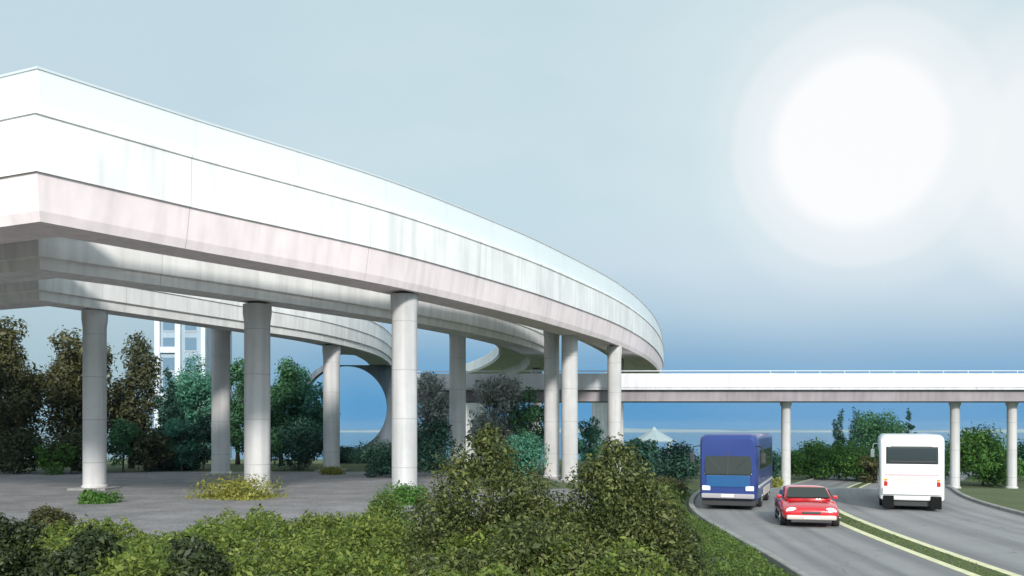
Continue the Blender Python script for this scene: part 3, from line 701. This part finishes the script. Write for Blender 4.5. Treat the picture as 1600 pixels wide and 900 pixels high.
def make_car():
    t = empty('red_car'); tag(t, 'small red car with round headlights coming towards the camera', 'car', VG)
    W = .89
    def ring(y, w, zb, zs, zt):   # lower body: 14 points around
        return [(w*.80,y,zb),(w*.96,y,zb+.08),(w,y,(zb+zs)/2),(w*.985,y,zs-.05),(w*.90,y,zs+.02),(w*.55,y,zt),(0,y,zt+.012),
                (-w*.55,y,zt),(-w*.90,y,zs+.02),(-w*.985,y,zs-.05),(-w,y,(zb+zs)/2),(-w*.96,y,zb+.08),(-w*.80,y,zb),(0,y,zb)]
    st = [(-2.08,.70,.36,.72,.80),(-2.0,.82,.28,.80,.88),(-1.6,.88,.22,.86,.93),(-1.0,.89,.20,.88,.94),(0,.89,.20,.88,.93),(.75,.89,.20,.86,.92),
          (1.25,.885,.20,.80,.87),(1.75,.86,.22,.72,.79),(2.02,.80,.27,.64,.70),(2.12,.70,.34,.56,.62)]
    body = MB().loft([ring(*s) for s in st]).build('body', M['red'], t, smooth=True)
    md = body.modifiers.new('sub','SUBSURF'); md.levels = 2; md.render_levels = 2
    def cab(y, w, z): return [(w,y,.84),(w*.985,y,z-.10),(w*.90,y,z-.02),(w*.55,y,z+.02),(0,y,z+.03),(-w*.55,y,z+.02),(-w*.90,y,z-.02),(-w*.985,y,z-.10),(-w,y,.84)]
    cs = [(-1.62,.74,.98),(-1.15,.72,1.26),(-.7,.70,1.345),(-.1,.70,1.355),(.30,.71,1.30),(.62,.73,1.14),(1.0,.77,.95)]
    c = MB().loft([cab(*s) for s in cs]).build('cabin', M['red'], t, smooth=True)
    md = c.modifiers.new('sub','SUBSURF'); md.levels = 1; md.render_levels = 2
    # glass, sitting slightly proud of the cabin
    MB().prism([(-.66,.98,.97),(.66,.98,.97),(.56,.40,1.29),(-.56,.40,1.29)], (0,.03,.045)).build('windscreen', M['windscreen'], t)
    MB().prism([(-.60,-1.56,1.0),(.60,-1.56,1.0),(.54,-1.15,1.25),(-.54,-1.15,1.25)], (0,-.03,.04)).build('rear_window', M['glass'], t)
    for s in (-1,1):
        MB().prism([(s*.745,.60,.97),(s*.735,-.30,.97),(s*.69,-.30,1.25),(s*.70,.22,1.22)], (s*.02,0,.004)).build('side_window', M['glass'], t)
        MB().prism([(s*.735,-.38,.97),(s*.735,-1.25,.99),(s*.69,-1.0,1.22),(s*.69,-.38,1.25)], (s*.02,0,.004)).build('side_window', M['glass'], t)
        h = MB(); h.lathe([(.05,-.10),(.15,-.06),(.17,0),(.14,.045),(.04,.07)], 22)
        for v in h.bm.verts: v.co = Vector((v.co.x*1.15+s*.56, 2.01+v.co.z, v.co.y*.85+.575))
        h.build('headlight', M['lamp'], t, smooth=True)
        MB().box((s*.86,.55,.99),(.16,.10,.12),.035).build('mirror', M['red'], t)
        MB().box((s*.60,2.085,.40),(.20,.08,.07),.02).build('turn_lamp', M['amber'], t)
        MB().box((s*.62,-2.06,.66),(.26,.06,.14),.03).build('tail_lamp', M['taillamp'], t)
        for y in (1.32,-1.28): wheel(s*.78, y, .31, .20, t)
    MB().box((0,2.10,.37),(1.46,.16,.16),.05).build('bumper', M['bumper'], t)
    MB().box((0,2.06,.235),(1.2,.12,.10),.02).build('air_intake', M['trim'], t)
    MB().box((0,2.075,.535),(.56,.10,.10),.03).build('grille', M['trim'], t)
    MB().box((0,2.188,.375),(.46,.02,.10),.004).build('number_plate', M['plate'], t)
    MB().box((0,-2.06,.42),(1.45,.14,.18),.05).build('rear_bumper', M['trim'], t)
    for s in (-1,1):
        sm = MB().box((s*.893,-.33,.36),(.012,1.9,.014))
        for yy in (.62,-.34,-1.28): sm.box((s*.893,yy,.60),(.012,.014,.47))
        sm.build('door_seam', M['trim'], t)
    for s in (-1,1):
        MB().box((s*.90,-.20,.72),(.03,.17,.03),.01).build('door_handle', M['trim'], t)
        MB().box((s*.885,0,.235),(.03,2.0,.10),.01).build('sill_trim', M['trim'], t)
    for s in (-1,1): MB().cyl((s*.05,1.07,.965),(s*.05+.42,.86,1.07),.010,n=6).build('wiper', M['trim'], t)
    return t
car = make_car(); yaw = R(13); fx, fy = 10.27, 30.4
car.scale = (1.12,1.0,.97)
car.location = (fx+math.sin(yaw)*2.2, fy+math.cos(yaw)*2.2, .045); car.rotation_euler.z = math.pi-yaw

# ------------------------------------------------------------ air
hz = MB().box((0,3000,17),(11000,9000,48)).build('haze', None); tag(hz, kind='stuff')
hm = bpy.data.materials.new('haze_air'); hm.use_nodes = True; t = hm.node_tree; t.nodes.remove(t.nodes['Principled BSDF'])
pv_ = N(t,'ShaderNodeVolumePrincipled'); pv_.inputs['Color'].default_value = (.55,.80,1,1); pv_.inputs['Density'].default_value = .00010; pv_.inputs['Anisotropy'].default_value = .3
t.links.new(pv_.outputs[0], t.nodes['Material Output'].inputs['Volume']); hz.data.materials.append(hm)
# ------------------------------------------------------------ camera, sun, sky
cam = bpy.data.cameras.new('camera'); co = bpy.data.objects.new('camera', cam); COL.objects.link(co); S.camera = co
co.location = (0,0,CAM_H); co.rotation_euler = (R(90),0,0); cam.sensor_width = 36; cam.lens = 36*F/1600
cam.shift_y = (HY-450)/1600; cam.clip_start = .1; cam.clip_end = 20000
EXPO = .3
SUN_AZ, SUN_EL = R(174), R(25)          # azimuth from +Y towards +X: sunlight from behind the camera
sd = Vector((math.sin(SUN_AZ)*math.cos(SUN_EL), math.cos(SUN_AZ)*math.cos(SUN_EL), math.sin(SUN_EL)))
sl = bpy.data.lights.new('sun','SUN'); so = bpy.data.objects.new('sun', sl); COL.objects.link(so)
so.rotation_euler = sd.to_track_quat('Z','Y').to_euler(); sl.energy = 3.7; sl.angle = R(7.0); sl.color = (1,.955,.90)
W = bpy.data.worlds.new('World'); S.world = W; W.use_nodes = True; t = W.node_tree; L = t.links.new
bg = t.nodes['Background']; bg.inputs['Strength'].default_value = .1
sky = N(t,'ShaderNodeTexSky', sky_type='NISHITA', sun_disc=False); sky.sun_elevation = SUN_EL; sky.sun_rotation = SUN_AZ
tc = N(t,'ShaderNodeTexCoord'); sp = N(t,'ShaderNodeSeparateXYZ'); L(tc.outputs['Generated'], sp.inputs[0])
def lin(c): return tuple(((v/255+.055)/1.055)**2.4 if v > 10 else v/255/12.92 for v in c)
asn = N(t,'ShaderNodeMath', operation='ARCSINE'); L(sp.outputs[2], asn.inputs[0])
dg = N(t,'ShaderNodeMath', operation='MULTIPLY'); L(asn.outputs[0], dg.inputs[0]); dg.inputs[1].default_value = 2/math.pi   # 0..1 = 0..90 deg
vr = ramp(t, [(0,lin((44,142,208))),(.02,lin((64,148,206))),(.05,lin((120,168,206))),(.08,lin((172,200,220))),(.115,lin((198,218,230))),(.15,lin((196,221,230))),(.3,lin((199,222,230))),(1,lin((195,215,228)))])
L(dg.outputs[0], vr.inputs['Fac'])
# the clear blue low sky lies ahead and to the right; it pales towards the left and behind
vp = ramp(t, [(0,lin((150,185,200))),(.05,lin((170,196,208))),(.14,lin((200,219,229))),(.3,lin((199,222,230))),(1,lin((195,215,228)))])
L(dg.outputs[0], vp.inputs['Fac'])
at = N(t,'ShaderNodeMath', operation='ARCTAN2'); L(sp.outputs[0], at.inputs[0]); L(sp.outputs[1], at.inputs[1])
av = N(t,'ShaderNodeMath', operation='ABSOLUTE'); ao = N(t,'ShaderNodeMath', operation='SUBTRACT'); L(at.outputs[0], ao.inputs[0]); ao.inputs[1].default_value = R(28); L(ao.outputs[0], av.inputs[0])
am = N(t,'ShaderNodeMapRange'); am.inputs['From Min'].default_value = R(38); am.inputs['From Max'].default_value = R(52); L(av.outputs[0], am.inputs['Value'])
vm = N(t,'ShaderNodeMix', data_type='RGBA'); L(am.outputs[0], vm.inputs['Factor']); L(vr.outputs['Color'], vm.inputs[6]); L(vp.outputs['Color'], vm.inputs[7])
# hazy glow round the veiled sun seen in the picture
gd = Vector(((1342-800)/F, 1, (HY-222)/F)).normalized()
dot = N(t,'ShaderNodeVectorMath', operation='DOT_PRODUCT'); L(tc.outputs['Generated'], dot.inputs[0]); dot.inputs[1].default_value = gd
ac = N(t,'ShaderNodeMath', operation='ARCCOSINE'); L(dot.outputs['Value'], ac.inputs[0])
an = N(t,'ShaderNodeMath', operation='MULTIPLY'); L(ac.outputs[0], an.inputs[0]); an.inputs[1].default_value = 180/math.pi/20  # 1 = 20 deg
gr = ramp(t, [(0,(1,1,1)),(.21,(1,1,1)),(.27,(.66,)*3),(.335,(.54,)*3),(.375,(.32,)*3),(.50,(.15,)*3),(.78,(.06,)*3),(1,(0,0,0))]); gr.color_ramp.interpolation = 'EASE'
L(an.outputs[0], gr.inputs['Fac'])
# a mirrored repeat of the sun glow, added at the right edge of the sky
g2 = Vector(((1728-800)/F, 1, (HY-222)/F)).normalized()
d2 = N(t,'ShaderNodeVectorMath', operation='DOT_PRODUCT'); L(tc.outputs['Generated'], d2.inputs[0]); d2.inputs[1].default_value = g2
a2 = N(t,'ShaderNodeMath', operation='ARCCOSINE'); L(d2.outputs['Value'], a2.inputs[0])
r2 = ramp(t, [(0,(.9,)*3),(.085,(.7,)*3),(.12,(.4,)*3),(.16,(.10,)*3),(.26,(0,0,0))]); r2.color_ramp.interpolation = 'EASE'; L(a2.outputs[0], r2.inputs['Fac'])
cl = N(t,'ShaderNodeTexNoise', Scale=2.2, Detail=5.0, Roughness=.55)
mp = N(t,'ShaderNodeMapping'); mp.inputs['Scale'].default_value = (1,1,2.2); L(tc.outputs['Generated'], mp.inputs['Vector']); L(mp.outputs['Vector'], cl.inputs['Vector'])
cr = ramp(t, [(.42,(0,0,0)),(.72,(.30,.30,.30))]); L(cl.outputs['Fac'], cr.inputs['Fac'])
cm = N(t,'ShaderNodeMath', operation='MULTIPLY'); L(cr.outputs['Color'], cm.inputs[0])
ce = N(t,'ShaderNodeMapRange'); ce.inputs['From Min'].default_value = .06; ce.inputs['From Max'].default_value = .16; L(dg.outputs[0], ce.inputs['Value']); L(ce.outputs[0], cm.inputs[1])
m0 = N(t,'ShaderNodeMix', data_type='RGBA'); L(cm.outputs[0], m0.inputs['Factor']); L(vm.outputs[2], m0.inputs[6]); m0.inputs[7].default_value = (*lin((236,243,246)),1)
m1 = N(t,'ShaderNodeMix', data_type='RGBA'); L(gr.outputs['Color'], m1.inputs['Factor']); L(m0.outputs[2], m1.inputs[6]); m1.inputs[7].default_value = (1.02,1.02,1.02,1)
sc = N(t,'ShaderNodeMix', data_type='RGBA', blend_type='MULTIPLY'); sc.inputs['Factor'].default_value = 1; m3 = N(t,'ShaderNodeMix', data_type='RGBA'); L(r2.outputs['Color'], m3.inputs['Factor']); L(m1.outputs[2], m3.inputs[6]); m3.inputs[7].default_value = (1.0,1.0,1.0,1)
L(m3.outputs[2], sc.inputs[6]); sc.inputs[7].default_value = (*([10*2**-EXPO]*3),1)
# unseen fill light: sky brightness added behind the camera to lift the shadows
bk = N(t,'ShaderNodeMapRange', interpolation_type='SMOOTHSTEP'); bk.inputs['From Min'].default_value = -.15; bk.inputs['From Max'].default_value = .75; bk.inputs['To Min'].default_value = 1; bk.inputs['To Max'].default_value = 2.1
ny = N(t,'ShaderNodeMath', operation='MULTIPLY'); L(sp.outputs[1], ny.inputs[0]); ny.inputs[1].default_value = -1; L(ny.outputs[0], bk.inputs['Value'])
sb = N(t,'ShaderNodeVectorMath', operation='SCALE'); L(sc.outputs[2], sb.inputs[0]); L(bk.outputs[0], sb.inputs['Scale'])
m2 = N(t,'ShaderNodeMix', data_type='RGBA'); m2.inputs['Factor'].default_value = .94; L(sky.outputs['Color'], m2.inputs[6]); L(sb.outputs[0], m2.inputs[7])
L(m2.outputs[2], bg.inputs['Color'])
S.view_settings.view_transform = 'Standard'; S.view_settings.look = 'None'; S.view_settings.exposure = EXPO; S.view_settings.gamma = 1
S.render.engine = 'CYCLES'; S.cycles.max_bounces = 8; S.cycles.diffuse_bounces = 4; S.cycles.transparent_max_bounces = 12
S.cycles.use_denoising = True
